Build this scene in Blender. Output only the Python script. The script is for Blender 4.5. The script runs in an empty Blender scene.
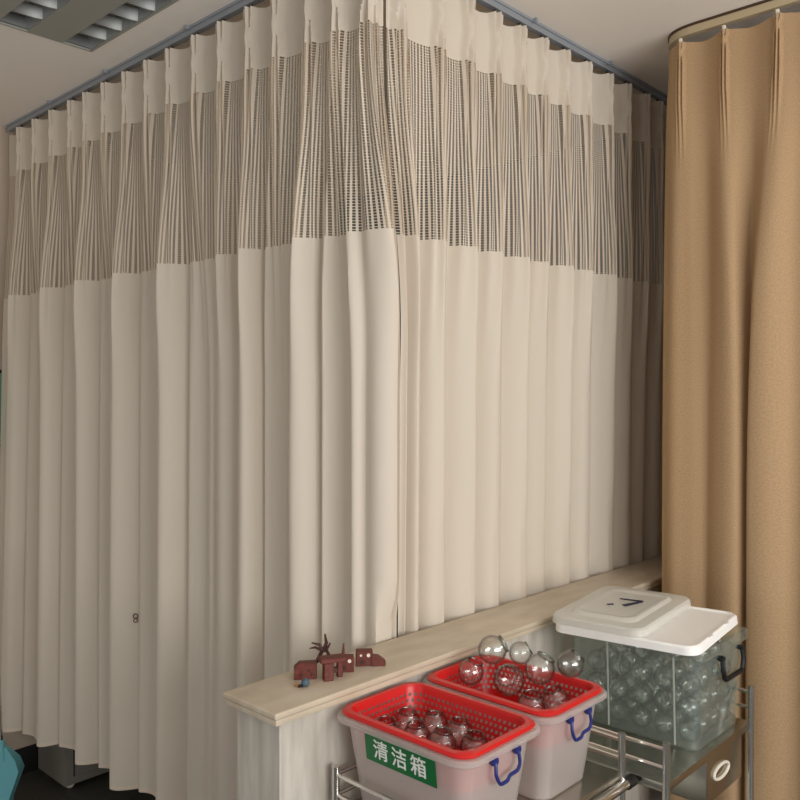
import bpy, bmesh, math, random
from mathutils import Vector, Matrix

PI = math.pi
sc = bpy.context.scene
COL = sc.collection
random.seed(4)

# ------------------------------------------------------------------ helpers
def lin(r, g, b):
    f = lambda c: c / 12.92 if c <= 0.04045 else ((c + 0.055) / 1.055) ** 2.4
    return (f(r / 255), f(g / 255), f(b / 255), 1.0)

def link(name, bm, mats, parent=None, smooth=True, recalc=True):
    me = bpy.data.meshes.new(name)
    if recalc:
        bmesh.ops.recalc_face_normals(bm, faces=bm.faces)
    bm.to_mesh(me); bm.free()
    if not isinstance(mats, (list, tuple)): mats = [mats]
    for m in mats: me.materials.append(m)
    if smooth:
        for p in me.polygons: p.use_smooth = True
        try: me.set_sharp_from_angle(angle=math.radians(38))
        except Exception: pass
    o = bpy.data.objects.new(name, me); COL.objects.link(o)
    if parent is not None: o.parent = parent
    return o

def thing(name, label, cat, loc=(0, 0, 0), rot=(0, 0, 0), group=None):
    o = bpy.data.objects.new(name, None); COL.objects.link(o)
    o.empty_display_size = 0.05
    o.location = loc; o.rotation_euler = rot
    return tag(o, label, cat, group)

def tag(o, label, cat, group=None):
    o['label'] = label; o['category'] = cat
    if group: o['group'] = group
    return o

def struct(o, label=None):
    o['kind'] = 'structure'
    if label: o['label'] = label
    return o

def box(bm, x0, x1, y0, y1, z0, z1, bev=0.0, seg=2, M=None):
    r = bmesh.ops.create_cube(bm, size=1.0)
    vs = r['verts']
    for v in vs:
        v.co = Vector(((x0 + x1) / 2 + v.co.x * (x1 - x0), (y0 + y1) / 2 + v.co.y * (y1 - y0), (z0 + z1) / 2 + v.co.z * (z1 - z0)))
    if bev > 0:
        es = list({e for v in vs for e in v.link_edges})
        rr = bmesh.ops.bevel(bm, geom=es, offset=bev, segments=seg, affect='EDGES', profile=0.6)
        vs = list({v for f in rr['faces'] for v in f.verts} | {v for v in vs if v.is_valid})
    if M is not None:
        bmesh.ops.transform(bm, matrix=M, verts=vs)
    return vs

def tube(bm, pts, r, n=10, caps=True, M=None):
    pts = [Vector(p) for p in pts]
    rings = []
    prev = None
    for i, p in enumerate(pts):
        if i == 0: d = pts[1] - p
        elif i == len(pts) - 1: d = p - pts[i - 1]
        else: d = (pts[i + 1] - p).normalized() + (p - pts[i - 1]).normalized()
        d.normalize()
        if prev is None:
            a = Vector((0, 0, 1)) if abs(d.z) < .9 else Vector((1, 0, 0))
            u = d.cross(a).normalized()
        else:
            u = (prev - d * prev.dot(d)).normalized()
        prev = u
        v = d.cross(u)
        k = 1.0
        if 0 < i < len(pts) - 1:
            c = (pts[i + 1] - p).normalized().dot((p - pts[i - 1]).normalized())
            k = 1 / max(.6, math.sqrt((1 + c) / 2))
        rr = r[i] if isinstance(r, (list, tuple)) else r
        ring = [bm.verts.new(p + (u * math.cos(2 * PI * j / n) + v * math.sin(2 * PI * j / n)) * rr * (k if k < 1.2 else 1.1)) for j in range(n)]
        rings.append(ring)
    for a, b in zip(rings, rings[1:]):
        for j in range(n):
            bm.faces.new((a[j], a[(j + 1) % n], b[(j + 1) % n], b[j]))
    if caps:
        bm.faces.new(rings[0][::-1]); bm.faces.new(rings[-1])
    if M is not None:
        bmesh.ops.transform(bm, matrix=M, verts=[v for r_ in rings for v in r_])

def smooth_path(pts, rad=.01, n=5):
    """round the corners of a polyline"""
    pts = [Vector(p) for p in pts]; out = [pts[0]]
    for i in range(1, len(pts) - 1):
        a, b, c = pts[i - 1], pts[i], pts[i + 1]
        r = min(rad, (a - b).length * .45, (c - b).length * .45)
        p0 = b + (a - b).normalized() * r; p2 = b + (c - b).normalized() * r
        for k in range(n + 1):
            t = k / n
            out.append(p0 * (1 - t) ** 2 + b * 2 * t * (1 - t) + p2 * t * t)
    out.append(pts[-1])
    return out

def lathe(bm, prof, n=28, M=None, close=False):
    rings = []
    for (r, z) in prof:
        if r < 1e-6: rings.append([bm.verts.new((0, 0, z))])
        else: rings.append([bm.verts.new((r * math.cos(2 * PI * j / n), r * math.sin(2 * PI * j / n), z)) for j in range(n)])
    for a, b in zip(rings, rings[1:]):
        for j in range(n):
            k = (j + 1) % n
            if len(a) == 1 and len(b) == 1: continue
            if len(a) == 1: bm.faces.new((a[0], b[j], b[k]))
            elif len(b) == 1: bm.faces.new((a[j], b[0], a[k]))
            else: bm.faces.new((a[j], b[j], b[k], a[k]))
    if M is not None: bmesh.ops.transform(bm, matrix=M, verts=[v for r in rings for v in r])

def rrect(x0, x1, y0, y1, r, z, n=6):
    out = []
    for cx, cy, a0 in ((x1 - r, y1 - r, 0), (x0 + r, y1 - r, PI / 2), (x0 + r, y0 + r, PI), (x1 - r, y0 + r, 1.5 * PI)):
        for k in range(n + 1):
            a = a0 + k / n * PI / 2
            out.append(Vector((cx + r * math.cos(a), cy + r * math.sin(a), z)))
    return out

def loft(bm, rings, cap0=True, cap1=True, uv=None):
    rv = [[bm.verts.new(p) for p in ring] for ring in rings]
    n = len(rv[0]); fs = []
    for a, b in zip(rv, rv[1:]):
        for j in range(n):
            fs.append(bm.faces.new((a[j], a[(j + 1) % n], b[(j + 1) % n], b[j])))
    if cap0: bm.faces.new(rv[0][::-1])
    if cap1: bm.faces.new(rv[-1])
    return rv

def prism(bm, poly, y0, y1, M=None):
    """extrude an x-z outline along y"""
    a = [bm.verts.new((x, y0, z)) for x, z in poly]; b = [bm.verts.new((x, y1, z)) for x, z in poly]
    n = len(poly)
    for j in range(n): bm.faces.new((a[j], a[(j + 1) % n], b[(j + 1) % n], b[j]))
    bm.faces.new(a[::-1]); bm.faces.new(b)
    if M is not None: bmesh.ops.transform(bm, matrix=M, verts=a + b)

# ------------------------------------------------------------------ materials
def new_mat(name):
    m = bpy.data.materials.new(name); m.use_nodes = True
    nt = m.node_tree
    for n in list(nt.nodes): nt.nodes.remove(n)
    return m, nt, nt.nodes.new('ShaderNodeOutputMaterial')

def N(nt, t, **kw):
    n = nt.nodes.new(t)
    for k, v in kw.items():
        if k in n.inputs: n.inputs[k].default_value = v
        else: setattr(n, k, v)
    return n

def pbr(name, col, rough=.5, metal=0.0, noise=None, spec=.5, bump=None, coat=0.0):
    """noise = (scale xyz, second colour, amount); bump = (scale xyz, strength)"""
    m, nt, out = new_mat(name)
    b = N(nt, 'ShaderNodeBsdfPrincipled')
    b.inputs['Base Color'].default_value = col; b.inputs['Roughness'].default_value = rough
    b.inputs['Metallic'].default_value = metal; b.inputs['Specular IOR Level'].default_value = spec
    b.inputs['Coat Weight'].default_value = coat
    L = nt.links.new
    if noise or bump: tc = N(nt, 'ShaderNodeTexCoord')
    if noise:
        mp = N(nt, 'ShaderNodeMapping'); mp.inputs['Scale'].default_value = noise[0]
        tx = N(nt, 'ShaderNodeTexNoise'); tx.inputs['Scale'].default_value = 1; tx.inputs['Detail'].default_value = 5
        mx = N(nt, 'ShaderNodeMix', data_type='RGBA')
        rp = N(nt, 'ShaderNodeMapRange'); rp.inputs[1].default_value = .35; rp.inputs[2].default_value = .65; rp.inputs[4].default_value = noise[2]
        L(tc.outputs['Object'], mp.inputs[0]); L(mp.outputs[0], tx.inputs[0]); L(tx.outputs[0], rp.inputs[0])
        mx.inputs[6].default_value = col; mx.inputs[7].default_value = noise[1]
        L(rp.outputs[0], mx.inputs[0]); L(mx.outputs[2], b.inputs['Base Color'])
    if bump:
        mp2 = N(nt, 'ShaderNodeMapping'); mp2.inputs['Scale'].default_value = bump[0]
        t2 = N(nt, 'ShaderNodeTexNoise'); t2.inputs['Scale'].default_value = 1; t2.inputs['Detail'].default_value = 3
        bp = N(nt, 'ShaderNodeBump'); bp.inputs['Strength'].default_value = bump[1]; bp.inputs['Distance'].default_value = .002
        L(tc.outputs['Object'], mp2.inputs[0]); L(mp2.outputs[0], t2.inputs[0]); L(t2.outputs[0], bp.inputs['Height'])
        L(bp.outputs[0], b.inputs['Normal'])
    L(b.outputs[0], out.inputs[0])
    return m

def fabric(name, col, trans, tfac=.25, weave=None, holes=None, rough=.9, mottled=None):
    m, nt, out = new_mat(name); L = nt.links.new
    d = N(nt, 'ShaderNodeBsdfDiffuse'); d.inputs[0].default_value = col
    t = N(nt, 'ShaderNodeBsdfTranslucent'); t.inputs[0].default_value = trans
    mx = N(nt, 'ShaderNodeMixShader'); mx.inputs[0].default_value = tfac
    L(d.outputs[0], mx.inputs[1]); L(t.outputs[0], mx.inputs[2])
    uv = N(nt, 'ShaderNodeUVMap', uv_map='UVMap')
    if mottled:
        mp = N(nt, 'ShaderNodeMapping'); mp.inputs['Scale'].default_value = mottled[0]
        tx = N(nt, 'ShaderNodeTexNoise'); tx.inputs['Scale'].default_value = 1; tx.inputs['Detail'].default_value = 4
        rp = N(nt, 'ShaderNodeMapRange'); rp.inputs[1].default_value = .35; rp.inputs[2].default_value = .65
        mc = N(nt, 'ShaderNodeMix', data_type='RGBA'); mc.inputs[6].default_value = col; mc.inputs[7].default_value = mottled[1]
        L(uv.outputs[0], mp.inputs[0]); L(mp.outputs[0], tx.inputs[0]); L(tx.outputs[0], rp.inputs[0]); L(rp.outputs[0], mc.inputs[0])
        L(mc.outputs[2], d.inputs[0])
    last = mx
    if holes:
        sx, sy, hx, hy = holes
        sp = N(nt, 'ShaderNodeSeparateXYZ'); L(uv.outputs[0], sp.inputs[0])
        def band(sock, period, width):
            a = N(nt, 'ShaderNodeMath', operation='DIVIDE'); L(sock, a.inputs[0]); a.inputs[1].default_value = period
            f = N(nt, 'ShaderNodeMath', operation='FRACT'); L(a.outputs[0], f.inputs[0])
            g = N(nt, 'ShaderNodeMath', operation='LESS_THAN'); L(f.outputs[0], g.inputs[0]); g.inputs[1].default_value = width
            return g.outputs[0]
        mu = N(nt, 'ShaderNodeMath', operation='MULTIPLY')
        L(band(sp.outputs[0], sx, hx), mu.inputs[0]); L(band(sp.outputs[1], sy, hy), mu.inputs[1])
        tr = N(nt, 'ShaderNodeBsdfTransparent')
        m2 = N(nt, 'ShaderNodeMixShader'); L(mu.outputs[0], m2.inputs[0]); L(mx.outputs[0], m2.inputs[1]); L(tr.outputs[0], m2.inputs[2])
        last = m2
    L(last.outputs[0], out.inputs[0])
    return m

def glassy(name, centre, edge, ior=1.45, rough=.03, blend=.35, body=None, bfac=0.0, power=1.8):
    """thin clear wall: tinted see-through, darker where the wall is seen edge on, with a Fresnel reflection"""
    m, nt, out = new_mat(name); L = nt.links.new
    lw = N(nt, 'ShaderNodeLayerWeight'); lw.inputs[0].default_value = blend
    pw = N(nt, 'ShaderNodeMath', operation='POWER'); pw.inputs[1].default_value = power; L(lw.outputs['Facing'], pw.inputs[0])
    mc = N(nt, 'ShaderNodeMix', data_type='RGBA'); mc.inputs[6].default_value = centre; mc.inputs[7].default_value = edge
    L(pw.outputs[0], mc.inputs[0])
    tr = N(nt, 'ShaderNodeBsdfTransparent'); L(mc.outputs[2], tr.inputs[0])
    base = tr
    if body:
        d = N(nt, 'ShaderNodeBsdfDiffuse'); d.inputs[0].default_value = body
        t = N(nt, 'ShaderNodeBsdfTranslucent'); t.inputs[0].default_value = body
        a = N(nt, 'ShaderNodeMixShader'); a.inputs[0].default_value = .5; L(d.outputs[0], a.inputs[1]); L(t.outputs[0], a.inputs[2])
        b = N(nt, 'ShaderNodeMixShader'); b.inputs[0].default_value = bfac; L(tr.outputs[0], b.inputs[1]); L(a.outputs[0], b.inputs[2])
        base = b
    gl = N(nt, 'ShaderNodeBsdfGlossy'); gl.inputs['Roughness'].default_value = rough; gl.inputs[0].default_value = (1, 1, 1, 1)
    lf = N(nt, 'ShaderNodeLayerWeight'); lf.inputs[0].default_value = .5
    p5 = N(nt, 'ShaderNodeMath', operation='POWER'); p5.inputs[1].default_value = 4.0; L(lf.outputs['Facing'], p5.inputs[0])
    f0 = ((ior - 1) / (ior + 1)) ** 2
    fr = N(nt, 'ShaderNodeMapRange'); fr.inputs[3].default_value = f0; fr.inputs[4].default_value = .6; L(p5.outputs[0], fr.inputs[0])
    mx = N(nt, 'ShaderNodeMixShader'); L(fr.outputs[0], mx.inputs[0]); L(base.outputs[0], mx.inputs[1]); L(gl.outputs[0], mx.inputs[2])
    L(mx.outputs[0], out.inputs[0])
    return m

M_cream = fabric('cream_curtain_cloth', lin(232, 222, 207), lin(234, 208, 174), .20)
M_head = fabric('cream_header_cloth', lin(232, 222, 207), lin(234, 208, 174), .20)
M_mesh = fabric('cream_curtain_mesh', lin(232, 220, 203), lin(234, 208, 174), .22, holes=(.0096, .0064, .54, .72))
M_hem = fabric('curtain_hem_stitch', lin(240, 226, 208), lin(234, 208, 174), .2)
M_tan = fabric('tan_linen', lin(192, 162, 127), lin(190, 150, 108), .08, mottled=((320, 220, 1), lin(178, 148, 114)))
M_ceil = pbr('ceiling_paint', lin(246, 240, 232), .9)
M_wall = pbr('wall_paint', lin(202, 184, 166), .9)
M_wallb = pbr('wall_paint_dimmed', lin(128, 138, 146), .9)  # darkened so the curtained interior looks dim through the mesh
M_floor = pbr('floor_dark_stone', lin(74, 74, 68), .45, noise=((3, 3, 3), lin(60, 60, 56), 1))
M_black = pbr('black_baseboard', lin(22, 22, 22), .6)
M_cap = pbr('beige_marble', lin(208, 194, 174), .35, noise=((9, 22, 12), lin(188, 172, 148), .8))
M_tile = pbr('streaked_marble_tile', lin(206, 200, 190), .4, noise=((42, 42, 7), lin(178, 170, 158), .8))
M_rail = pbr('grey_aluminium', lin(160, 166, 174), .45, metal=.35)
M_rail_tan = pbr('cream_plastic_rail', lin(190, 172, 140), .5)
M_brownline = pbr('brown_rail_edge', lin(70, 46, 28), .6)
M_dark = pbr('dark_hook_metal', lin(60, 52, 44), .5)
M_steel = pbr('stainless_steel', lin(226, 224, 220), .2, metal=1.0)
M_tray = pbr('stainless_tray', lin(190, 186, 176), .26, metal=1.0)
M_red = pbr('red_plastic', lin(205, 26, 26), .32, coat=.2)
M_blue = pbr('blue_plastic_handle', lin(30, 40, 110), .4)
M_blk = pbr('black_plastic', lin(20, 20, 22), .45)
M_green = pbr('green_label', lin(8, 104, 52), .4)
M_white = pbr('white_lettering', lin(240, 240, 236), .5)
M_lid = pbr('white_plastic_lid', lin(250, 249, 246), .38)
M_navy = pbr('navy_mark', lin(22, 24, 60), .5)
M_brick = pbr('red_brown_plastic', lin(108, 48, 36), .55, noise=((160, 160, 160), lin(88, 36, 28), 1))
M_brick_dark = pbr('dark_brown_plastic', lin(66, 34, 26), .6)
M_ivory = pbr('ivory_white', lin(232, 224, 208), .5)
M_slate = pbr('slate_blue_plastic', lin(70, 92, 106), .5)
M_orange = pbr('rusty_tail', lin(170, 96, 46), .6)
M_cab = pbr('grey_cabinet_paint', lin(134, 130, 122), .5)
M_slot = pbr('dark_gap', lin(50, 52, 52), .8)
M_teal = pbr('teal_plastic', lin(116, 186, 196), .35)
M_poster = pbr('green_chart_paper', lin(120, 164, 140), .7)
M_ink = pbr('dark_ink', lin(26, 70, 52), .7)
M_glass = glassy('jar_glass', (.985, .99, .985, 1), (.06, .075, .065, 1), 1.75, .02, power=2.0)
M_lip = glassy('jar_lip_glass', (.62, .66, .63, 1), (.05, .06, .055, 1), 2.0, .03, power=1.2)
M_frost = glassy('frosted_plastic', (.93, .91, .90, 1), (.7, .7, .68, 1), 1.3, .28, body=lin(255, 250, 246), bfac=.42)
M_clear = glassy('clear_greenish_plastic', (.94, .965, .955, 1), (.62, .70, .68, 1), 1.4, .06, body=lin(232, 244, 240), bfac=.13)
M_clearlid = glassy('clear_lid_plastic', (.88, .88, .86, 1), (.6, .62, .6, 1), 1.35, .2, body=lin(255, 254, 250), bfac=.6)
M_panel = pbr('fixture_grey_panel', lin(158, 158, 150), .6)
M_mirror = pbr('fixture_reflector', lin(196, 198, 198), .38, metal=.85)
M_blade = pbr('louver_aluminium', lin(150, 152, 150), .5, metal=.6)
M_tube = pbr('fluorescent_tube_off', lin(120, 120, 116), .3)

def basket_mat():
    """red plastic with rows of small square holes (uv in metres)"""
    m, nt, out = new_mat('red_perforated_plastic'); L = nt.links.new
    b = N(nt, 'ShaderNodeBsdfPrincipled'); b.inputs['Base Color'].default_value = lin(205, 26, 26); b.inputs['Roughness'].default_value = .35
    uv = N(nt, 'ShaderNodeUVMap', uv_map='UVMap'); sp = N(nt, 'ShaderNodeSeparateXYZ'); L(uv.outputs[0], sp.inputs[0])
    def M(op, a, bb):
        n = N(nt, 'ShaderNodeMath', operation=op)
        for i, s in enumerate((a, bb)):
            if s is None: continue
            if isinstance(s, (int, float)): n.inputs[i].default_value = s
            else: L(s, n.inputs[i])
        return n.outputs[0]
    row = M('FLOOR', M('DIVIDE', sp.outputs[1], .0105), None)
    off = M('MULTIPLY', M('MODULO', row, 2.0), .5)
    fx = M('LESS_THAN', M('FRACT', M('ADD', M('DIVIDE', sp.outputs[0], .0115), off), None), .5)
    fy = M('LESS_THAN', M('FRACT', M('DIVIDE', sp.outputs[1], .0105), None), .5)
    band = M('LESS_THAN', sp.outputs[1], .058)
    band0 = M('GREATER_THAN', sp.outputs[1], .006)
    msk = M('MULTIPLY', M('MULTIPLY', fx, fy), M('MULTIPLY', band, band0))
    tr = N(nt, 'ShaderNodeBsdfTransparent')
    mx = N(nt, 'ShaderNodeMixShader'); L(msk, mx.inputs[0]); L(b.outputs[0], mx.inputs[1]); L(tr.outputs[0], mx.inputs[2])
    L(mx.outputs[0], out.inputs[0])
    return m
M_redholes = basket_mat()

# ------------------------------------------------------------------ camera
# world x runs along the half wall (away to the right of the picture), y along the long curtain (away to the left)
RX = Vector((.687, -.727, 0)).normalized()       # camera right
FW = Vector((.727, .687, 0)).normalized()        # camera forward
CZ, F, HY = 1.485, 833.0, 390.0
cam = bpy.data.objects.new('camera', bpy.data.cameras.new('camera')); COL.objects.link(cam)
cam.location = (0, 0, CZ)
cam.data.sensor_width = 36; cam.data.lens = 36 * F / 800; cam.data.clip_start = .02
yaw = math.atan2(FW.y, FW.x) - PI / 2
cam.rotation_euler = (PI / 2 - math.atan((400 - HY) / F), 0, yaw)
sc.camera = cam

def at(px, py, z):
    """ground point of height z under a pixel of the layout sketch"""
    t = (CZ - z) * F / (py - HY)
    p = FW * t + RX * ((px - 400) / F * t)
    return Vector((p.x, p.y, z))

# ------------------------------------------------------------------ room
X0, X1, Y0, Y1, ZC = -1.7, 2.98, -1.9, 3.27, 2.482
bm = bmesh.new(); box(bm, X0, X1, Y0, Y1, -.05, 0); struct(link('floor', bm, M_floor, smooth=False), 'dark stone floor')
FX0, FX1, FY0, FY1 = .84, 1.170, 1.10, 2.356      # light opening
bm = bmesh.new()
for a in ((X0, FX0, Y0, Y1), (FX1, X1, Y0, Y1), (FX0, FX1, Y0, FY0), (FX0, FX1, FY1, Y1)):
    box(bm, a[0], a[1], a[2], a[3], ZC, ZC + .16)
struct(link('ceiling', bm, M_ceil, smooth=False), 'plain beige ceiling')
bm = bmesh.new(); box(bm, X0, X1 + .1, Y1, Y1 + .1, 0, ZC + .16); struct(link('wall_left', bm, M_wall, smooth=False), 'pinkish beige wall at the left edge')
bm = bmesh.new(); box(bm, X1, X1 + .1, Y0, Y1, 0, ZC + .16); struct(link('wall_back', bm, M_wallb, smooth=False), 'wall behind the curtains, coloured darker for the dim interior')
bm = bmesh.new(); box(bm, X0, X1, Y1 - .012, Y1, 0, .10, .003); struct(link('baseboard_left', bm, M_black), 'black baseboard at the left wall')

# half wall and its marble cap
LX0, LX1, LY0, LY1, LZ = .884, X1 - .005, 1.128, 1.284, .93
bm = bmesh.new(); box(bm, LX0 + .022, LX1, LY0 + .016, LY1 - .014, 0, LZ - .024, .002, 1)
struct(link('wall_partition', bm, M_tile), 'half wall clad in pale streaked marble tile')
bm = bmesh.new()
box(bm, LX0, LX1, LY0, LY1, LZ - .012, LZ, .0035, 3)
box(bm, LX0 + .003, LX1, LY0 + .003, LY1 - .002, LZ - .0235, LZ - .0125, .002, 2)
struct(link('trim_1', bm, M_cap), 'beige marble cap of the half wall')

# ------------------------------------------------------------------ recessed louver light
lt = thing('ceiling_light', 'recessed double strip louver light, switched off, in the ceiling over the long curtain', 'ceiling light', ((FX0 + FX1) / 2, (FY0 + FY1) / 2, ZC))
ox, oy = lt.location.x, lt.location.y
S = [(.897, .980), (1.080, 1.162)]
bm = bmesh.new()
ys = (FY0 + .012, FY1 - .007)
xs = [FX0 + .002, S[0][0], S[0][1], S[1][0], S[1][1], FX1 - .002]
for i in (0, 2, 4): box(bm, xs[i] - ox, xs[i + 1] - ox, FY0 - oy + .002, FY1 - oy - .002, -.002, .006)
for s in S:
    for (a, b) in ((FY0 + .002, ys[0]), (ys[1], FY1 - .002)): box(bm, s[0] - ox, s[1] - ox, a - oy, b - oy, -.002, .006)
link('housing', bm, M_panel, lt, smooth=False)
for s in S:
    bm = bmesh.new()
    a, b = s[0] - ox, s[1] - ox; y0, y1 = ys[0] - oy, ys[1] - oy
    prof = [(a, .004), (a + .004, .03), (a + .014, .06), (a + .03, .078), (b - .03, .078), (b - .014, .06), (b - .004, .03), (b, .004)]
    r0 = [bm.verts.new((x, y0, z)) for x, z in prof]; r1 = [bm.verts.new((x, y1, z)) for x, z in prof]
    for j in range(len(prof) - 1): bm.faces.new((r0[j], r0[j + 1], r1[j + 1], r1[j]))
    bm.faces.new(r0); bm.faces.new(r1)
    ref = link('reflector', bm, M_mirror, lt)
    n = 14
    for k in range(1, n):
        bm = bmesh.new()
        y = y1 - (y1 - y0) * k / n
        # parabolic cross blade: thin lower edge, flaring up and at both ends
        rings = []
        for q in range(9):
            x = a + (b - a) * q / 8
            e = abs(q / 4 - 1)
            w = .0035 + .012 * e ** 2.2
            rings.append([Vector((x, y - w * .5, .003)), Vector((x, y + w * .5, .003)), Vector((x, y + w + .006, .034)), Vector((x, y - w - .006, .034))])
        loft(bm, rings)
        link('louver_blade', bm, M_blade, ref)
    bm = bmesh.new(); tube(bm, [((a + b) / 2, y0 + .01, .052), ((a + b) / 2, y1 - .01, .052)], .013, 12)
    link('fluorescent_tube', bm, M_tube, ref)

# ------------------------------------------------------------------ curtain tracks
def sweep_rail(bm, path, w, z0, z1):
    rings = []
    for i, p in enumerate(path):
        d = (path[min(i + 1, len(path) - 1)] - path[max(i - 1, 0)]).normalized()
        n = Vector((-d.y, d.x, 0))
        if 0 < i < len(path) - 1:
            d1 = (path[i + 1] - p).normalized(); d0 = (p - path[i - 1]).normalized()
            n = n / max(.5, math.sqrt((1 + d0.dot(d1)) / 2))
        rings.append([Vector((p.x, p.y, z0)) - n * w / 2, Vector((p.x, p.y, z0)) + n * w / 2, Vector((p.x, p.y, z1)) + n * w / 2, Vector((p.x, p.y, z1)) - n * w / 2])
    loft(bm, rings)

CX, CY = 1.282, 1.298                              # track corner
tr = thing('curtain_track', 'grey aluminium ceiling track carrying the cream curtains round the corner', 'curtain track', (CX, CY, 2.460))
bm = bmesh.new()
P = smooth_path([(0, Y1 - CY - .03, 0), (0, 0, 0), (X1 - CX - .03, 0, 0)], .05, 8)
sweep_rail(bm, P, .018, 0, .016)
sweep_rail(bm, P, .026, .015, .0215)
link('rail', bm, M_rail, tr, smooth=False)
for (x, y) in ((0, .70), (0, 1.16), (0, 1.56), (.35, 0), (.60, 0), (1.0, 0)):
    bm = bmesh.new()
    box(bm, x - .007, x + .007, y - .007, y + .007, .016, .0215)
    if x == 0: box(bm, -.024, -.012, y - .004, y + .004, .012, .0215)
    else: box(bm, x - .004, x + .004, -.024, -.012, .012, .0215)
    link('bracket', bm, M_rail, tr, smooth=False)

TX, TY = 2.20, 1.100                               # tan curtain track corner
tt = thing('curtain_track', 'cream plastic ceiling track with brown upper edge carrying the tan curtain', 'curtain track', (TX + .008, TY - .022, 2.455))
P = smooth_path([(0, -1.6, 0), (0, 0, 0), (.72, 0, 0)], .10, 10)
bm = bmesh.new(); sweep_rail(bm, P, .020, 0, .020); link('rail', bm, M_rail_tan, tt, smooth=False)
bm = bmesh.new(); sweep_rail(bm, P, .025, .020, .0265); link('rail_edge', bm, M_brownline, tt, smooth=False)

# ------------------------------------------------------------------ curtains
def corner_path(cx, cy, r):
    """w < 0: along +y leg (seen to the left), w > 0: along +x leg; returns point and outward normal"""
    q = r * PI / 4                                  # half the arc length
    def f(w):
        if w < -q:
            return Vector((cx, cy + r + (-w - q), 0)), Vector((-1, 0, 0))
        if w > q:
            return Vector((cx + r + (w - q), cy, 0)), Vector((0, -1, 0))
        a = (w + q) / (2 * q) * PI / 2
        n = Vector((-math.cos(a), -math.sin(a), 0))
        return Vector((cx + r, cy + r, 0)) + n * r, n
    return f

def sstep(a, b, x):
    t = max(0, min(1, (x - a) / (b - a))); return t * t * (3 - 2 * t)

def vnoise(x, seed=0):
    i = math.floor(x); f = x - i; f = f * f * (3 - 2 * f)
    h = lambda k: math.sin(k * 127.1 + seed * 311.7) * 43758.5453 % 1.0
    return (h(i) * (1 - f) + h(i + 1) * f) * 2 - 1

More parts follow.
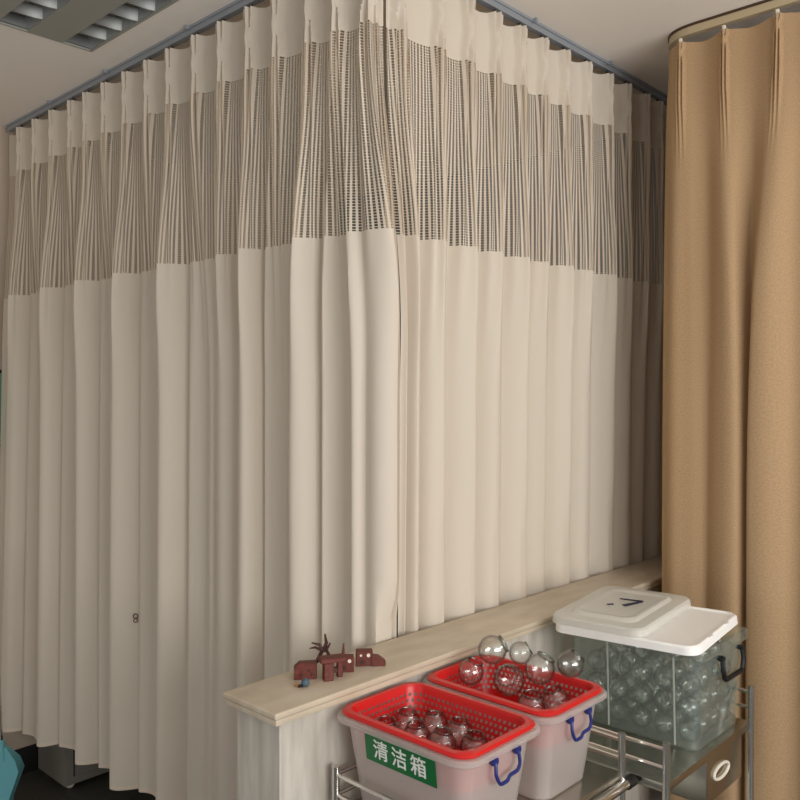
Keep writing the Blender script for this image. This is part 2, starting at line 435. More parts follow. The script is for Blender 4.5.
def make_curtain(root, path, pleats, w0, w1, zt, zh, zm, zb, amp, mats, seed, fingers=True, ridge=.025, ncol=52, hook_at=True, bow=.008,
                 clamp=None, flare=None, depth0=.010, skew=.012, edges=(0, 0), fw=1.0, rfade=1.0, drop=0.0, edge_d=(0, 0)):
    """pleats: list of dicts w, A (lower amplitude), d (drift); zt top, zh header bottom, zm mesh bottom (None), zb hem"""
    rnd = random.Random(seed)
    nodes = [dict(w=w0, A=edges[0], d=edge_d[0], edge=True)] + pleats + [dict(w=w1, A=edges[1], d=edge_d[1], edge=True)]
    cols = []
    for k in range(len(nodes) - 1):
        a, b = nodes[k]['w'], nodes[k + 1]['w']
        nn = max(8, int(ncol * min(1, abs(b - a) / .1)))
        for j in range(nn + (1 if k == len(nodes) - 2 else 0)):
            tau = j / nn
            g = tau - math.sin(2 * PI * tau) / (2 * PI) * .82
            cols.append((k, g, a + (b - a) * g))
    def pos(col, z):
        k, tau, w = col
        a, b = nodes[k], nodes[k + 1]
        u = tau
        la = b['w'] - a['w']
        t = 0 if z >= zh else (zh - z) / (zh - zb)
        hz = min(1, max(0, (zt - z) / (zt - zh)))
        grow = sstep(0, .30, t)
        # fold wave
        c = .5 + .5 * math.cos(2 * PI * u)
        Aa = depth0 + (a['A'] - depth0) * grow if not a.get('edge') else a['A'] * grow
        Ab = depth0 + (b['A'] - depth0) * grow if not b.get('edge') else b['A'] * grow
        A = Aa * (1 - sstep(.25, .75, u)) + Ab * sstep(.25, .75, u)
        head = 1 if t == 0 else math.exp(-t / .06)
        off = A * (c ** .85 - .45) * (1 - head)
        off -= bow * math.sin(PI * u) ** 2 * head
        # pinch pleats in the header
        if fingers:
            pin = (1 - .55 * math.exp(-((hz - .5) / .24) ** 2)) * (1 + 3.5 * t)
            for nd in (a, b):
                if nd.get('edge'): continue
                dw = w - nd['w']
                for s in (-1, 0, 1):
                    off += ridge * (.8 if s else 1) * math.exp(-((dw - s * .0150 * fw * pin) / (.0056 * fw * (1 + 2 * t))) ** 2) * (1 - sstep(.14 * rfade, .42 * rfade, t)) * (1 - .35 * sstep(0, .12, t)) * (.55 + .45 * min(1, pin))
        # sideways lean of the folds
        sk = skew * sstep(.05, .55, t)
        w2 = w + (a['d'] * (1 - u) + b['d'] * u) * sstep(0, .35, t)
        w2 += (a.get('s', 0) * (1 - sstep(.0, .5, u)) + b.get('s', 0) * sstep(.5, 1, u)) * sk * (c - .0) 
        w2 += .55 * sk * math.sin(2 * PI * u) * min(1, la / .1)
        off += .006 * t * vnoise(w * 17 + z * .8, seed) + .004 * grow * vnoise(w * 41, seed + 3)
        p, n = path(w2)
        if flare: off += flare(w, t)
        q = p + n * off
        if clamp: q = clamp(q, z)
        zz = z
        if z >= zh:                                   # scalloped top edge between the hooks
            zz = z - (1 - hz) * .007 * math.sin(PI * u) ** 2
        else:
            zz = z - drop * t * sstep(-1.3, -1.92, w) + .004 * t * vnoise(w * 9, seed + 8)
        return Vector((q.x, q.y, zz))
    # cloth width of every column, measured a little under the header
    us = [0.0]
    zq = zh - .25
    prev = pos(cols[0], zq)
    for cdef in cols[1:]:
        p = pos(cdef, zq); us.append(us[-1] + (p - prev).length); prev = p
    def sheet(name, zs, mats):
        bm = bmesh.new(); uvl = bm.loops.layers.uv.new('UVMap')
        grid = [[bm.verts.new(pos(cdef, z)) for cdef in cols] for z in zs]
        for i in range(len(zs) - 1):
            for j in range(len(cols) - 1):
                f = bm.faces.new((grid[i][j], grid[i + 1][j], grid[i + 1][j + 1], grid[i][j + 1]))
                for lp, (ii, jj) in zip(f.loops, ((i, j), (i + 1, j), (i + 1, j + 1), (i, j + 1))):
                    lp[uvl].uv = (us[jj], zs[ii])
                if len(mats) > 1 and i >= len(zs) - 2: f.material_index = 1
        return link(name, bm, mats, root, recalc=False)
    lerp = lambda a, b, n: [a + (b - a) * i / n for i in range(n + 1)]
    if zm:
        sheet('header_band', lerp(zt, zh, 12), [mats[0]])
        sheet('mesh_panel', lerp(zh, zm, 16), [mats[1]])
        sheet('drape', lerp(zm, zb + .012, 34) + [zb], [mats[2], mats[3]])
    else:
        sheet('drape', lerp(zt, zh, 10) + lerp(zh, zb, 40)[1:], [mats[2]])
    if hook_at:
        for nd in pleats:
            p, n = path(nd['w'])
            bm = bmesh.new()
            q = p + n * .004
            box(bm, q.x - .004, q.x + .004, q.y - .004, q.y + .004, zt - .012, zt + .011, .001, 1)
            link('hook', bm, mats[4], root, smooth=False)
    return pos, cols

pathC = corner_path(CX, CY, .05)
ZT, ZH, ZM = 2.446, 2.290, 1.838
rp = random.Random(11)

# left curtain: pleats measured from the corner along the track
sl = [.007, .091, .184, .306, .415, .536, .657, .788, .907, 1.035, 1.166, 1.29, 1.398, 1.54, 1.677, 1.81]
Al = [.062, -.050, .074, -.012, .072, .040, -.020, .082, -.024, .080, -.024, .076, -.022, .082, -.024, .074]
pl = []
for i, s in enumerate(sl[::-1]):
    j = len(sl) - 1 - i
    pl.append(dict(w=-s if j else -.004, A=Al[j], d=rp.uniform(-.02, .02) if j > 1 else (.044, -.01)[j], s=rp.choice((-1.0, -.4, .5)) if j > 1 else 0))
lc = thing('privacy_curtain', 'long cream privacy curtain with mesh top hanging left of the corner slit', 'curtain', (0, 0, 0))
def clampL(q, z):
    if z < 1.05 and q.y < LY1 + .012 + 0 and q.x < 3:
        k = sstep(1.05, .96, z)
        q.y = q.y * (1 - k) + (LY1 + .012) * k
    return q
def flareL(w, t):
    return .012 * t * sstep(-.05, -.5, w) * (1 + .5 * vnoise(w * 3.1, 2)) + .048 * t * sstep(-1.25, -1.95, w)
posL, colsL = make_curtain(lc, pathC, pl, -1.935, .028, ZT, ZH, ZM, .280, .05, (M_head, M_mesh, M_cream, M_hem, M_dark), 5, clamp=clampL, flare=flareL, edges=(.03, -.07), edge_d=(0, .058), drop=.04)

# right curtain
sr = [.072, .205, .318, .431, .54, .644, .755, .873, 1.0, 1.113, 1.238, 1.33, 1.45]
Ar = [.040, .052, .044, .048, .050, .030, .050, .040, .046, .036, .040, .03, .03]
pr = []
for i, s in enumerate(sr):
    pr.append(dict(w=s, A=Ar[i], d=rp.uniform(-.012, .018) if i else .056, s=rp.choice((.6, 1.2)) if i else .0))
rc = thing('privacy_curtain', 'cream mesh-topped privacy curtain hanging along the half wall, right of the corner slit', 'curtain', (0, 0, 0))
def clampR(q, z):
    lim = LY1 + .006
    if q.x < 1.6 or True:
        k = sstep(1.25, .96, z)
        if q.y < lim + .0: q.y = q.y * (1 - k) + lim * k
    return q
def flareR(w, t):
    return -.022 * t
posR, colsR = make_curtain(rc, pathC, pr, .036, 1.60, ZT, ZH, ZM, .268, .05, (M_head, M_mesh, M_cream, M_hem, M_dark), 9, clamp=clampR, flare=flareR, edges=(-.015, .0), edge_d=(.062, 0))

# small printed mark on the left curtain
best = None
for cdef in colsL:
    p = posL(cdef, .80)
    d = p - Vector((0, 0, CZ))
    px = 400 + F * d.dot(RX) / d.dot(FW)
    if best is None or abs(px - 137) < best[0]: best = (abs(px - 137), p, cdef)
bm = bmesh.new()
n = Vector((-1, 0, 0))
c0 = best[1] - FW * .013 - RX * .004
def ring_pts(cy, cz, rad): return [c0 + RX * (cy + rad * math.cos(a)) + Vector((0, 0, cz + rad * math.sin(a))) for a in [2 * PI * k / 12 for k in range(13)]]
tube(bm, ring_pts(0, .006, .007), .0016, 6)
tube(bm, ring_pts(0, -.007, .006), .0013, 6)
link('printed_mark', bm, pbr('mark_ink', lin(92, 60, 52), .8), lc)

# tan linen curtain
pathT = corner_path(TX, TY, .07)
yt = [1.017, .897, .761, .632, .50, .37, .24, .11]
tp = []
for i, y in enumerate([-.30, -.18, -.075][::1]):
    tp.append(dict(w=y * -1, A=.02, d=0, s=.3))
# pathT: w < 0 goes along +y; the tan curtain turns the other way, so build its own path
def pathT(w):
    """w > 0 along -y from the corner, w < 0 along +x"""
    r = .085; q = r * PI / 4
    if w > q: return Vector((TX, TY - r - (w - q), 0)), Vector((-1, 0, 0))
    if w < -q: return Vector((TX + r + (-w - q), TY, 0)), Vector((0, 1, 0))
    a = (w + q) / (2 * q) * PI / 2
    n = Vector((-math.sin(a), math.cos(a), 0))
    return Vector((TX + r, TY - r, 0)) + n * r, n
tp = []
for s in (-.50, -.37, -.24, -.12): tp.append(dict(w=s, A=.014, d=0, s=0))
At = [.018, .050, .060, .045, .055, .06, .05, .05]
for i, y in enumerate(yt):
    tp.append(dict(w=TY - y - .085 + .085 * PI / 4, A=At[i], d=(-.0, .02, -.03, .02, 0, .02, 0, 0)[i], s=(0, .6, -1.2, .6, -.8, .8, .5, .5)[i]))
tc_ = thing('linen_curtain', 'tan linen curtain hanging from the curved cream track at the right', 'curtain', (0, 0, 0))
def clampT(q, z):
    q.y = min(q.y, LY0 - .006) if q.x > 2.2 else q.y
    return q
make_curtain(tc_, pathT, tp, -.60, 1.15, 2.437, 2.38, None, .26, .05, (None, None, M_tan, None, M_ivory), 21, ridge=.014, fw=.5, rfade=.3, fingers=True, bow=.014, clamp=clampT, skew=.02)

# ------------------------------------------------------------------ grey cabinet behind the hem, dustpan, wall chart
cb = thing('bedside_cabinet', 'grey metal bedside cabinet showing under the hem of the long curtain', 'cabinet', (1.60, 3.11, 0))
bm = bmesh.new(); box(bm, -.23, .23, -.115, .115, .020, .62, .004); link('body', bm, M_cab, cb)
bm = bmesh.new(); box(bm, -.185, .21, -.121, -.115, .05, .50, .002, 1); link('door', bm, M_cab, cb)
bm = bmesh.new(); box(bm, -.197, -.192, -.1165, -.112, .05, .15); link('door_gap', bm, M_slot, cb, smooth=False)
for (x, y) in ((-.20, -.09), (.20, -.09), (-.20, .09), (.20, .09)):
    bm = bmesh.new(); lathe(bm, [(0, -.009), (.015, -.009), (.0175, 0), (.015, .009), (0, .009)], 16, Matrix.Translation((x, y, .0178)) @ Matrix.Rotation(PI / 2, 4, 'X'))
    link('caster', bm, M_ivory, cb)

p = at(2, 792, .0)
dp = thing('dustpan', 'long handled teal dustpan standing on the floor by the left wall', 'dustpan', (1.140, 2.975, 0), (0, 0, math.radians(-46)))
bm = bmesh.new()
def pan(z, hw, d): return [Vector((-hw, 0, z)), Vector((hw, 0, z)), Vector((hw, d, z)), Vector((hw - .005, d, z)), Vector((hw - .005, .005, z + .001)), Vector((-hw + .005, .005, z + .001)), Vector((-hw + .005, d, z)), Vector((-hw, d, z))]
loft(bm, [pan(0, .020, .03), pan(.06, .022, .04), pan(.160, .056, .050), pan(.200, .044, .042), pan(.245, .012, .02)])
link('scoop', bm, M_teal, dp)
bm = bmesh.new(); tube(bm, [(-.002, .004, .200), (-.006, .004, .27)], .013, 12); link('socket', bm, M_teal, dp)
bm = bmesh.new(); tube(bm, [(-.006, .004, .25), (-.028, 0, .92)], .008, 10); link('handle', bm, M_steel, dp)

ch = thing('wall_chart', 'green wall chart at the far left edge beside the curtain', 'poster', (1.10, Y1 - .002, 1.43))
for z in (.125, -.155):
    bm = bmesh.new(); box(bm, -.165, .16, -.008, 0, z - .006, z + .006, .002); link('rod', bm, M_blk, ch)
bm = bmesh.new(); box(bm, -.16, .157, -.004, 0, -.15, .12)
nf = len(bm.faces)
for k in range(7):
    z = .085 - k * .03
    for q in range(5): box(bm, -.13 + q * .06, -.09 + q * .06, -.0055, -.0035, z - .006, z + .004)
bm.faces.ensure_lookup_table()
for f in bm.faces[nf:]: f.material_index = 1
link('sheet', bm, (M_poster, M_ink), ch, smooth=False)

# ------------------------------------------------------------------ trolleys
def trolley(label, x0, x1, y0, y1, ztray, ztop, drawer=False):
    t = thing('instrument_trolley', label, 'trolley', ((x0 + x1) / 2, (y0 + y1) / 2, 0))
    O = Vector(t.location)
    lo = lambda x, y, z: (x - O.x, y - O.y, z)
    for (x, y) in ((x0, y0), (x1, y0), (x0, y1), (x1, y1)):
        bm = bmesh.new(); tube(bm, [lo(x, y, .034), lo(x, y, ztop)], .0075, 14)
        lg = link('leg', bm, M_steel, t)
        bm = bmesh.new(); lathe(bm, [(0, -.010), (.014, -.010), (.018, -.005), (.018, .005), (.014, .010), (0, .010)], 18,
                                Matrix.Translation(lo(x, y, .0182)) @ Matrix.Rotation(PI / 2, 4, 'X'))
        link('caster', bm, M_blk, lg)
    bm = bmesh.new()
    box(bm, x0 - O.x, x1 - O.x, y0 - O.y, y1 - O.y, ztray - .018, ztray, .003)
    link('tray', bm, M_tray, t)
    bm = bmesh.new(); box(bm, x0 - O.x, x1 - O.x, y0 - O.y, y1 - O.y, .28, .296, .003); link('lower_shelf', bm, M_tray, t)
    for z in (ztop - .015, ztop - .052):
        for a, b in (((x0, y0), (x0, y1)), ((x1, y0), (x1, y1)), ((x0, y1), (x1, y1))):
            bm = bmesh.new(); tube(bm, [lo(a[0], a[1], z), lo(b[0], b[1], z)], .0042, 8); link('guard_rail', bm, M_steel, t)
    return t, O

t1, O1 = trolley('stainless trolley standing by the half wall under the two red baskets', 1.017, 1.508, .815, 1.122, .722, .800)
bm = bmesh.new(); tube(bm, [(1.0 - O1.x, .806 - O1.y, .700), (1.512 - O1.x, .806 - O1.y, .700)], .010, 12); fb = link('front_bar', bm, M_steel, t1)
bm = bmesh.new(); tube(bm, [(1.510 - O1.x, .806 - O1.y, .700), (1.535 - O1.x, .806 - O1.y, .700)], .0125, 12); link('rubber_cap', bm, M_blk, fb)

t2, O2 = trolley('stainless trolley with an oval-pull drawer holding the clear box, beside the tan curtain', 1.548, 1.985, .740, 1.108, .706, .790)
bm = bmesh.new(); box(bm, 1.775 - O2.x, 1.970 - O2.x, .755 - O2.y, 1.09 - O2.y, .575, .688, .004)
dr = link('drawer', bm, M_tray, t2)
bm = bmesh.new()
cx, cz = 1.845 - O2.x, .632
tube(bm, [(cx + .040 * math.cos(a), .752 - O2.y, cz + .015 * math.sin(a)) for a in [2 * PI * k / 24 for k in range(25)]], .0035, 8, caps=False)
link('oval_pull', bm, M_ivory, dr)

# ------------------------------------------------------------------ plastic bins with red baskets
def bail(bm, x, y, z, w, drop, r=.0032, kink=True):
    """fold-down wire handle on a face that looks towards -y"""
    pts = [(x - w / 2, y + .004, z), (x - w / 2, y - .008, z - .002), (x - w / 2 - .003, y - .011, z - drop * .55), (x - w / 2 + .008, y - .011, z - drop)]
    if kink: pts += [(x - .003, y - .011, z - drop), (x + .003, y - .011, z - drop * .82), (x + w / 2 - .006, y - .011, z - drop * .80)]
    else: pts += [(x + w / 2 - .008, y - .011, z - drop)]
    pts += [(x + w / 2 + .001, y - .011, z - drop * .55), (x + w / 2, y - .008, z - .002), (x + w / 2, y + .004, z)]
    tube(bm, smooth_path(pts, .006, 4), r, 8)

def bin_with_basket(x0, x1, y0, y1, z0, zt, blabel, klabel):
    cx, cy = (x0 + x1) / 2, (y0 + y1) / 2
    b = thing('storage_bin', blabel, 'storage bin', (cx, cy, z0), group='frosted bins on the steel trolley')
    W, D, H = (x1 - x0) / 2, (y1 - y0) / 2, zt - z0
    R = lambda i, z, r: rrect(-W + i, W - i, -D + i, D - i, r, z)
    bm = bmesh.new()
    loft(bm, [R(.046, 0, .022), R(.040, .001, .027), R(.036, .005, .03), R(.017, H - .014, .033), R(.0165, H - .012, .033), R(.003, H - .012, .038), R(.0, H - .009, .04), R(.0, H - .003, .04),
              R(.003, H, .038), R(.019, H, .031), R(.0205, H - .004, .031), R(.039, .006, .027), R(.044, .004, .022)])
    link('body', bm, M_frost, b)
    bm = bmesh.new(); bail(bm, .004, -D + .017, H - .022, .064, .040)
    h = link('carry_handle', bm, M_blue, b)
    for s in (-1, 1):
        bm = bmesh.new(); lathe(bm, [(0, -.004), (.0075, -.004), (.0085, 0), (.0075, .005), (0, .005)], 14,
                                Matrix.Translation((.004 + s * .032, -D + .013, H - .022)) @ Matrix.Rotation(PI / 2, 4, 'X'))
        link('pivot', bm, M_blue, h)
    # the basket hangs in the bin by its rim
    k = thing('plastic_basket', klabel, 'basket', (cx, cy, zt), group='red baskets in the bins')
    dep = .075
    rings = [(R(.009, .0005, .034), 0), (R(.007, .004, .036), 0), (R(.011, .008, .034), 0), (R(.021, .0085, .03), 0), (R(.0235, .004, .028), 0)]
    bm = bmesh.new(); loft(bm, [r for r, _ in rings], False, False)
    link('rim', bm, M_red, k)
    bm = bmesh.new(); uvl = bm.loops.layers.uv.new('UVMap')
    wr = [R(.0235 + (.018) * q / 8, .004 - dep * q / 8, .028) for q in range(9)]
    per = [0]
    for j in range(len(wr[0])): per.append(per[-1] + (wr[0][(j + 1) % len(wr[0])] - wr[0][j]).length)
    vs = [[bm.verts.new(p) for p in ring] for ring in wr]
    n = len(wr[0])
    for i in range(8):
        for j in range(n):
            f = bm.faces.new((vs[i][j], vs[i][(j + 1) % n], vs[i + 1][(j + 1) % n], vs[i + 1][j]))
            for lp, (ii, jj) in zip(f.loops, ((i, j), (i, j + 1), (i + 1, j + 1), (i + 1, j))):
                lp[uvl].uv = (per[jj], ii * dep / 8)
    link('perforated_wall', bm, M_redholes, k)
    bm = bmesh.new(); loft(bm, [R(.0415, .004 - dep, .028), R(.0415, .001 - dep, .028)])
    link('bottom', bm, M_red, k)
    return b, k, W, D, H

ZB, ZR = .7225, .895
b1, k1, W1, D1, H1 = bin_with_basket(1.012, 1.243, .813, 1.137, ZB, ZR, 'frosted storage bin bearing the green label with white writing',
                                     'red perforated basket inside the bin with the green label')
b2, k2, W2, D2, H2 = bin_with_basket(1.249, 1.478, .815, 1.138, ZB, ZR, 'frosted storage bin without a label, next to the clear box',
                                     'red perforated basket heaped above its rim with glass jars, in the unlabelled bin')
# green label with its white writing, on the long side that looks at the camera's left
def label_face_x(z):                                  # outer wall of the bin at height z (local)
    return -W1 + .036 - (.036 - .017) * (z - .005) / (H1 - .019)
la = bpy.data.objects.new('label_tmp', None)
zc, hh = .8545 - ZB, .027
tilt = math.atan((.036 - .017) / (H1 - .019))
ML = Matrix.Translation((label_face_x(zc) - .0012, (.893 + 1.059) / 2 - .975, zc)) @ Matrix(((0, 0, -1, 0), (-1, 0, 0, 0), (0, 1, 0, 0), (0, 0, 0, 1))) @ Matrix.Rotation(tilt, 4, 'X')
bm = bmesh.new(); box(bm, -.083, .083, -hh, hh, -.0006, .0006, .0004, 1, ML); lab = link('label', bm, M_green, b1, smooth=False)
cu = bpy.data.curves.new('letters', 'FONT'); cu.body = '清洁箱'; cu.size = .0375; cu.align_x = 'CENTER'; cu.offset = .00025; cu.extrude = .0004; cu.space_character = 1.36
to = bpy.data.objects.new('letters', cu); COL.objects.link(to)
bpy.context.view_layer.update()
dg = bpy.context.evaluated_depsgraph_get()
me = bpy.data.meshes.new_from_object(to.evaluated_get(dg))
bpy.data.objects.remove(to)
xs_ = [v.co.x for v in me.vertices]; ys_ = [v.co.y for v in me.vertices]
mx_, my_ = (min(xs_) + max(xs_)) / 2, (min(ys_) + max(ys_)) / 2
for v in me.vertices:
    v.co = ML @ Vector((v.co.x - mx_, v.co.y - my_, v.co.z + .0012))
me.materials.clear(); me.materials.append(M_white)
lo_ = bpy.data.objects.new('lettering', me); COL.objects.link(lo_); lo_.parent = lab

# ------------------------------------------------------------------ glass cupping jars
def jar_mesh(R, n=24):
    bm = bmesh.new()
    prof = []
    a0 = math.radians(-90); a1 = math.radians(52)
    for k in range(15):
        a = a0 + (a1 - a0) * k / 14
        prof.append((max(0, R * math.cos(a)) if k else 0, R * math.sin(a)))
    rm = R * math.cos(a1); zm = R * math.sin(a1)
    prof += [(rm * .985, zm + R * .05), (rm * 1.04, zm + R * .10), (rm * 1.06, zm + R * .14), (rm * 1.0, zm + R * .175), (rm * .93, zm + R * .15), (rm * .90, zm + R * .08)]
    Ri = R * .94
    for k in range(13, -1, -1):
        a = a0 + (a1 - a0) * k / 14
        prof.append((max(0, Ri * math.cos(a)) if k else 0, Ri * math.sin(a)))
    lathe(bm, prof, n)
    bmesh.ops.recalc_face_normals(bm, faces=bm.faces)
    me = bpy.data.meshes.new('glass_jar'); bm.to_mesh(me); bm.free()
    me.materials.append(M_glass); me.materials.append(M_lip)
    for p in me.polygons:
        p.use_smooth = True
        if p.center.z > zm + R * .02: p.material_index = 1
    return me
JM = {}
def jar(pos, R, tilt, label, group):
    key = round(R, 4)
    if key not in JM: JM[key] = jar_mesh(R)
    o = bpy.data.objects.new('glass_jar', JM[key]); COL.objects.link(o)
    o.location = pos
    o.rotation_euler = Vector(tilt).to_track_quat('Z', 'Y').to_euler() if Vector(tilt).length else (0, 0, 0)
    return tag(o, label, 'jar', group)

G1 = 'glass jars in the labelled bin'
zf1 = ZR + .004 - .075
R1 = .0262
for (x, y, dz, lb) in (
    (1.098, 1.072, 0, 'glass jar in the labelled basket, in the far left corner by the half wall'),
    (1.157, 1.074, 0, 'glass jar in the labelled basket, beside the corner jar along the half wall'),
    (1.124, 1.020, 0, 'glass jar in the middle of the labelled basket with jars all around it'),
    (1.179, 1.024, .002, 'glass jar in the labelled basket, against the far long side near the wall'),
    (1.127, .962, .002, 'glass jar in the labelled basket, just behind the middle of the green label'),
    (1.181, .966, .004, 'glass jar in the labelled basket, at the middle of the far long side'),
    (1.160, .914, 0, 'glass jar in the labelled basket, nearest the blue handle')):
    jar((x, y, zf1 + R1 + .001 + dz), R1, (random.uniform(-.15, .15), random.uniform(-.15, .15), 1), lb, G1)

G2 = 'glass jars heaped in the unlabelled bin'
toC = Vector((-.7, -.7, .1))
for (x, y, z, R, tl, lb) in (
    (1.389, 1.048, .944, .0300, (.55, -.75, .55), 'topmost glass jar of the heap, mouth turned right, over the unlabelled red basket'),
    (1.432, 1.008, .936, .0235, (.6, -.6, .5), 'small glass jar in the heap tucked behind two big ones, mouth turned right'),
    (1.346, 1.070, .903, .0265, (.2, -.3, 1), 'glass jar leaning on the left end of the heap by the half wall'),
    (1.368, .990, .900, .0320, (-.75, -.35, .55), 'largest glass jar at the front of the heap, mouth turned to the camera'),
    (1.410, .945, .922, .0310, (.35, -.4, 1), 'glass jar in the middle of the heap with a bright mouth ring on top'),
    (1.446, .896, .935, .0272, (.5, -.5, .9), 'rightmost glass jar of the heap, standing above the red rim by the clear box'),
    (1.338, .915, .874, .0285, (-.1, -.1, 1), 'low glass jar in the unlabelled basket, mouth up against the labelled bin side'),
    (1.400, .900, .870, .0285, (-.2, .2, 1), 'low glass jar in the unlabelled basket at the blue handle end'),
    (1.324, 1.020, .850, .024, (0, .1, 1), 'glass jar half hidden under the leaning jar at the left end of the heap')):
    jar((x, y, z), R, tl, lb, G2)

# ------------------------------------------------------------------ clear box with its jars and lids
BX0, BX1, BY0, BY1, BZ0, BZ1 = 1.702, 1.974, .735, 1.075, .7065, .930
bc = thing('storage_box', 'clear greenish plastic box full of glass jars on the right trolley', 'storage box', ((BX0 + BX1) / 2, (BY0 + BY1) / 2, BZ0))
W, D, H = (BX1 - BX0) / 2, (BY1 - BY0) / 2, BZ1 - BZ0
R = lambda i, z, r: rrect(-W + i, W - i, -D + i, D - i, r, z)
bm = bmesh.new()
loft(bm, [R(.030, 0, .018), R(.024, .001, .02), R(.021, .005, .022), R(.010, H - .022, .026), R(.0, H - .02, .03), R(.0, H - .002, .03), R(.002, H, .03), R(.010, H, .026), R(.0125, H - .004, .024), R(.024, .005, .02), R(.028, .003, .018)])
link('body', bm, M_clear, bc)
for sx in (-1, 1):                                     # moulded ribs on the long sides
    for y in (-.10, .06):
        bm = bmesh.new(); tube(bm, [(sx * (W - .0125), y, H - .024), (sx * (W - .0225), y, .006)], .0022, 6)
        link('moulded_rib', bm, M_clearlid, bc)
bm = bmesh.new(); bail(bm, .030, -D + .010, H - .036, .112, .048, .0056, False)
h = link('carry_handle', bm, M_blk, bc)
for s in (-1, 1):
    bm = bmesh.new(); lathe(bm, [(0, -.004), (.006, -.004), (.007, 0), (.006, .006), (0, .006)], 14, Matrix.Translation((.030 + s * .056, -D + .004, H - .036)) @ Matrix.Rotation(PI / 2, 4, 'X'))
    link('pivot', bm, M_blk, h)

rj = random.Random(3)
rj_n = 0
rows_y = [BY0 + .052 + k * .0565 for k in range(5)]
cols_x = [BX0 + .054 + k * .0545 for k in range(4)]
lay_z = [BZ0 + .007 + .0262 + k * .0522 for k in range(4)]
rown = ['nearest the handle end', 'second from handle end', 'midway along', 'fourth from handle end', 'by the half wall']
layn = ['bottom', 'second', 'third', 'topmost']
GC = 'glass jars in the clear box'
for li, z in enumerate(lay_z):
    for yi, y in enumerate(rows_y):
        for xi, x in enumerate(cols_x):
            if li == 3 and (yi == 4 or rj.random() < .45): continue
            if li == 2 and yi == 4 and xi > 1: continue
            if 0 < xi < 3 and 0 < yi < 4 and li == 1 and rj.random() < .6: pass
            RR = rj.choice((.0252, .0247, .0240))
            if xi == 0: lb = f'glass jar at the wide front of the clear box, {layn[li]} layer, {rown[yi]}'
            elif yi == 0: lb = f'glass jar behind the black handle of the clear box, {layn[li]} layer, ' + ('', 'second column', 'third column', 'beside the tan curtain')[xi]
            else: lb = 'glass jar buried among others inside the clear box, away from its near faces'
            jt = (rj.uniform(-1, 1), rj.uniform(-1, 1), rj.uniform(-.4, 1))
            if xi == 0: jt = (-abs(jt[0]) - .2, jt[1], jt[2])
            jar((x + rj.uniform(-.0006, .0006), y + rj.uniform(-.0006, .0006), z - (.0262 - RR) * .6), RR * .985, jt, lb, GC)

def lid(name, label, cx, cy, z, w, d, hgt, mat, rot, raised, skirt):
    o = thing(name, label, 'lid', (cx, cy, z), rot)
    R = lambda i, z, r: rrect(-w / 2 + i, w / 2 - i, -d / 2 + i, d / 2 - i, r, z)
    bm = bmesh.new()
    rings = [R(.004, -hgt + .001, .026), R(.0, -hgt, .03), R(.001, -.004, .03), R(.005, 0, .028)]
    if raised: rings += [R(.034, 0, .026), R(.040, .007, .024), R(.046, .008, .022), R(.052, .0055, .02)]
    else: rings += [R(.010, 0, .026), R(.013, -.003, .024)]
    rings += [R(.060 if raised else .02, .004 if raised else -.003, .018)]
    tail = [R(.060 if raised else .02, (.004 if raised else -.003) - .003, .018), R(.006, -.005, .026), R(.004, -hgt + .001, .026)]
    loft(bm, rings + tail, False, False)
    i0 = .060 if raised else .02; zz = .004 if raised else -.003
    loft(bm, [R(i0, zz - .003, .018), R(i0, zz, .018)])
    link('panel', bm, mat, o)
    return o
AW = math.radians(0)
wl = lid('box_lid', 'white plastic lid lying askew on the clear box', 1.803, .915, .953, .276, .345, .019, M_lid, (math.radians(-1.5), math.radians(-4.0), math.radians(3)), False, 0)
for y in (-.05, .05):
    bm = bmesh.new(); box(bm, y - .010, y + .010, -.174, -.166, -.0045, .001, .001, 1); link('clip_tab', bm, M_lid, wl)
cl = lid('box_lid', 'translucent lid with raised centre and dark tick mark, on the white lid', 1.803, .975, .9715, .292, .235, .018, M_clearlid, (math.radians(-1.5), math.radians(-4.0), math.radians(2)), True, 0)
bm = bmesh.new()
def stroke(pts, w0, w1):
    a, b = Vector(pts[0]), Vector(pts[1]); d = (b - a).normalized(); n = Vector((-d.y, d.x))
    q = [a + n * w0, a - n * w0, b - n * w1, b + n * w1]
    lo_ = [bm.verts.new((p.x, p.y, .0052)) for p in q]; hi_ = [bm.verts.new((p.x, p.y, .0066)) for p in q]
    for j in range(4): bm.faces.new((lo_[j], lo_[(j + 1) % 4], hi_[(j + 1) % 4], hi_[j]))
    bm.faces.new(lo_[::-1]); bm.faces.new(hi_)
stroke(((.030, .020), (.034, -.036)), .0025, .0045)
stroke(((-.016, -.012), (.032, -.036)), .0065, .0040)
stroke(((-.026, .026), (-.016, .014)), .003, .003)
link('printed_mark', bm, M_navy, cl, smooth=False)

# ------------------------------------------------------------------ small brown pieces on the ledge
ANG = math.atan2(RX.y, RX.x)
def ledge_piece(name, px, py, label, cat, rot=0.0):
    p = at(px, py, LZ)
    return thing(name, label, cat, (p.x, p.y, LZ), (0, 0, ANG + rot), 'brown plastic pieces on the marble ledge')
def disc(x, y0, y1, z, r, n=14):
    return [(x + r * math.cos(2 * PI * k / n), z + r * math.sin(2 * PI * k / n)) for k in range(n)]
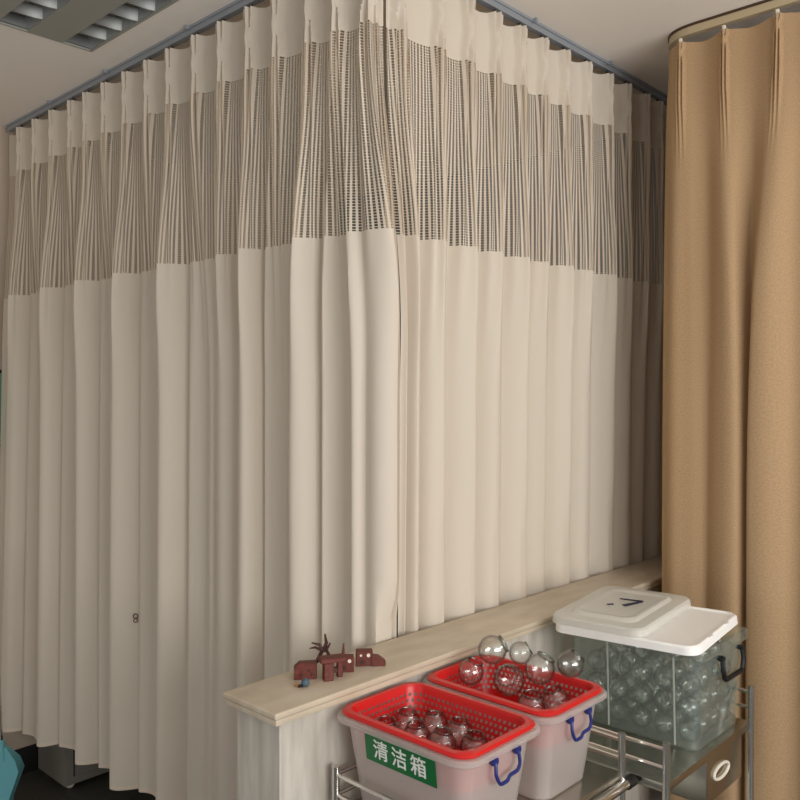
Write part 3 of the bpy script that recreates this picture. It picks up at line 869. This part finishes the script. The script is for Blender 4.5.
# 1 block with a cut corner
o = ledge_piece('bracket_block', 305, 679, 'brown pentagonal block at the left end of the group on the marble ledge', 'plastic piece', .12)
bm = bmesh.new(); prism(bm, [(-.022, 0), (.020, 0), (.022, .004), (.022, .031), (-.012, .031), (-.022, .022)], -.011, .011)
bmesh.ops.bevel(bm, geom=bm.edges[:], offset=.0012, segments=1, affect='EDGES'); link('body', bm, M_brick, o, smooth=False)
for (x, z) in ((-.008, .010), (.006, .018), (.012, .009)):
    bm = bmesh.new(); prism(bm, disc(x, 0, 0, z, .0025), -.0122, -.010); link('hole', bm, M_brick_dark, o, smooth=False)
# 2 three-legged bracket in front
o = ledge_piece('bracket_block', 331, 680, 'brown bracket with flat top and legs, in front of the other pieces on the ledge', 'plastic piece', .35)
bm = bmesh.new()
box(bm, -.024, .026, -.014, .014, .034, .043, .0015, 1)
box(bm, -.017, .002, -.013, .004, 0, .035, .0015, 1)
link('body', bm, M_brick, o, smooth=False)
bm = bmesh.new(); box(bm, .013, .024, .002, .013, .0, .035, .0015, 1); link('leg', bm, M_brick, o, smooth=False)
bm = bmesh.new(); box(bm, .001, .014, .003, .010, .009, .020, .001, 1); link('crossbar', bm, M_brick_dark, o, smooth=False)
# 3 sprig
o = ledge_piece('twig_piece', 324, 666, 'dark brown forked twig-like piece sticking up behind the front bracket', 'plastic piece')
bm = bmesh.new()
tube(bm, [(-.016, .004, .004), (-.004, .004, .028), (-.010, .004, .040), (-.026, .003, .044)], [.004, .004, .003, .0015], 7)
tube(bm, [(-.002, .004, .026), (.004, .004, .044), (.001, .003, .062)], [.0045, .0035, .0018], 7)
tube(bm, [(-.004, .003, .028), (-.018, .0, .036), (-.030, -.002, .034)], [.003, .0025, .001], 7)
tube(bm, [(.016, .004, .004), (.004, .003, .030), (.012, .002, .044)], [.004, .003, .0015], 7)
link('branches', bm, M_brick_dark, o)
# 4 block with spike, light through its two holes painted white
def holeblock(px, py, label, spike, slope):
    o = ledge_piece('bracket_block', px, py, label, 'plastic piece', .1)
    bm = bmesh.new(); box(bm, -.017, .017, -.010, .010, 0, .031, .0015, 1); link('body', bm, M_brick, o, smooth=False)
    for (x, r) in ((-.007, .0024), (.008, .0036)):
        bm = bmesh.new(); prism(bm, disc(x, 0, 0, .0225, r), -.0112, -.009); link('lit_hole', bm, M_ivory, o, smooth=False)  # white discs stand for light showing through two holes
    bm = bmesh.new(); prism(bm, disc(-.003, 0, 0, .009, .0045), -.0112, -.009); link('hole', bm, M_brick_dark, o, smooth=False)
    if spike:
        bm = bmesh.new(); tube(bm, [(-.004, .004, .030), (-.003, .004, .054)], [.0035, .0014], 8); link('spike', bm, M_brick, o)
    if slope:
        bm = bmesh.new(); prism(bm, [(.015, 0), (.042, 0), (.043, .008), (.030, .018), (.015, .021)], -.012, .008); link('ramp', bm, M_brick, o, smooth=False)
    return o
holeblock(345, 672, 'brown block with two light-painted holes and a spike, behind the front bracket', True, False)
holeblock(364, 666, 'brown block with two light-painted holes and a sloping foot, right end of the group', False, True)
# 5 blue grey nut
p = at(305, 688, LZ)
o = thing('knob', 'slate blue knob with a short rusty tail lying before the brown block on the ledge', 'knob', (p.x, p.y, LZ), (0, 0, ANG))
bm = bmesh.new(); bmesh.ops.create_icosphere(bm, subdivisions=2, radius=.0082, matrix=Matrix.Translation((0, 0, .0082)))
link('ball', bm, M_slate, o, smooth=False)
bm = bmesh.new(); tube(bm, [(-.004, -.004, .004), (-.013, -.005, .003)], .003, 7); link('collar', bm, M_blk, o)
bm = bmesh.new(); tube(bm, [(-.013, -.005, .003), (-.018, -.004, .005), (-.020, -.002, .002)], .0016, 6); link('tail', bm, M_orange, o)

# ------------------------------------------------------------------ light: windows behind the camera, open room around
w = bpy.data.worlds.new('World'); sc.world = w; w.use_nodes = True
bg = w.node_tree.nodes['Background']; bg.inputs[0].default_value = (1, .985, .96, 1); bg.inputs[1].default_value = .40
def area(name, loc, target, sx, sy, power, col):
    l = bpy.data.lights.new(name, 'AREA'); l.shape = 'RECTANGLE'; l.size = sx; l.size_y = sy; l.energy = power; l.color = col
    o = bpy.data.objects.new(name, l); COL.objects.link(o); o.location = loc
    o.rotation_euler = (Vector(target) - Vector(loc)).to_track_quat('-Z', 'Y').to_euler()
    return o
for i in range(4):
    area('window_light', (-.3 + i * .62, -1.75, 1.55), (-.1 + i * .62, 1.2, 2.15), .5, 1.2, 17.5, (1, .985, .96))
for i in range(2):
    area('window_light', (-1.6, .7 + i * .9, 1.15), (1.2, 1.6 + i * .6, .35), .6, 1.0, 4.2, (.93, .97, .98))

sc.view_settings.view_transform = 'Standard'; sc.view_settings.look = 'None'
sc.view_settings.exposure = 0; sc.view_settings.gamma = 1; sc.view_settings.use_curve_mapping = False
sc.cycles.transparent_max_bounces = 64
sc.cycles.max_bounces = 12
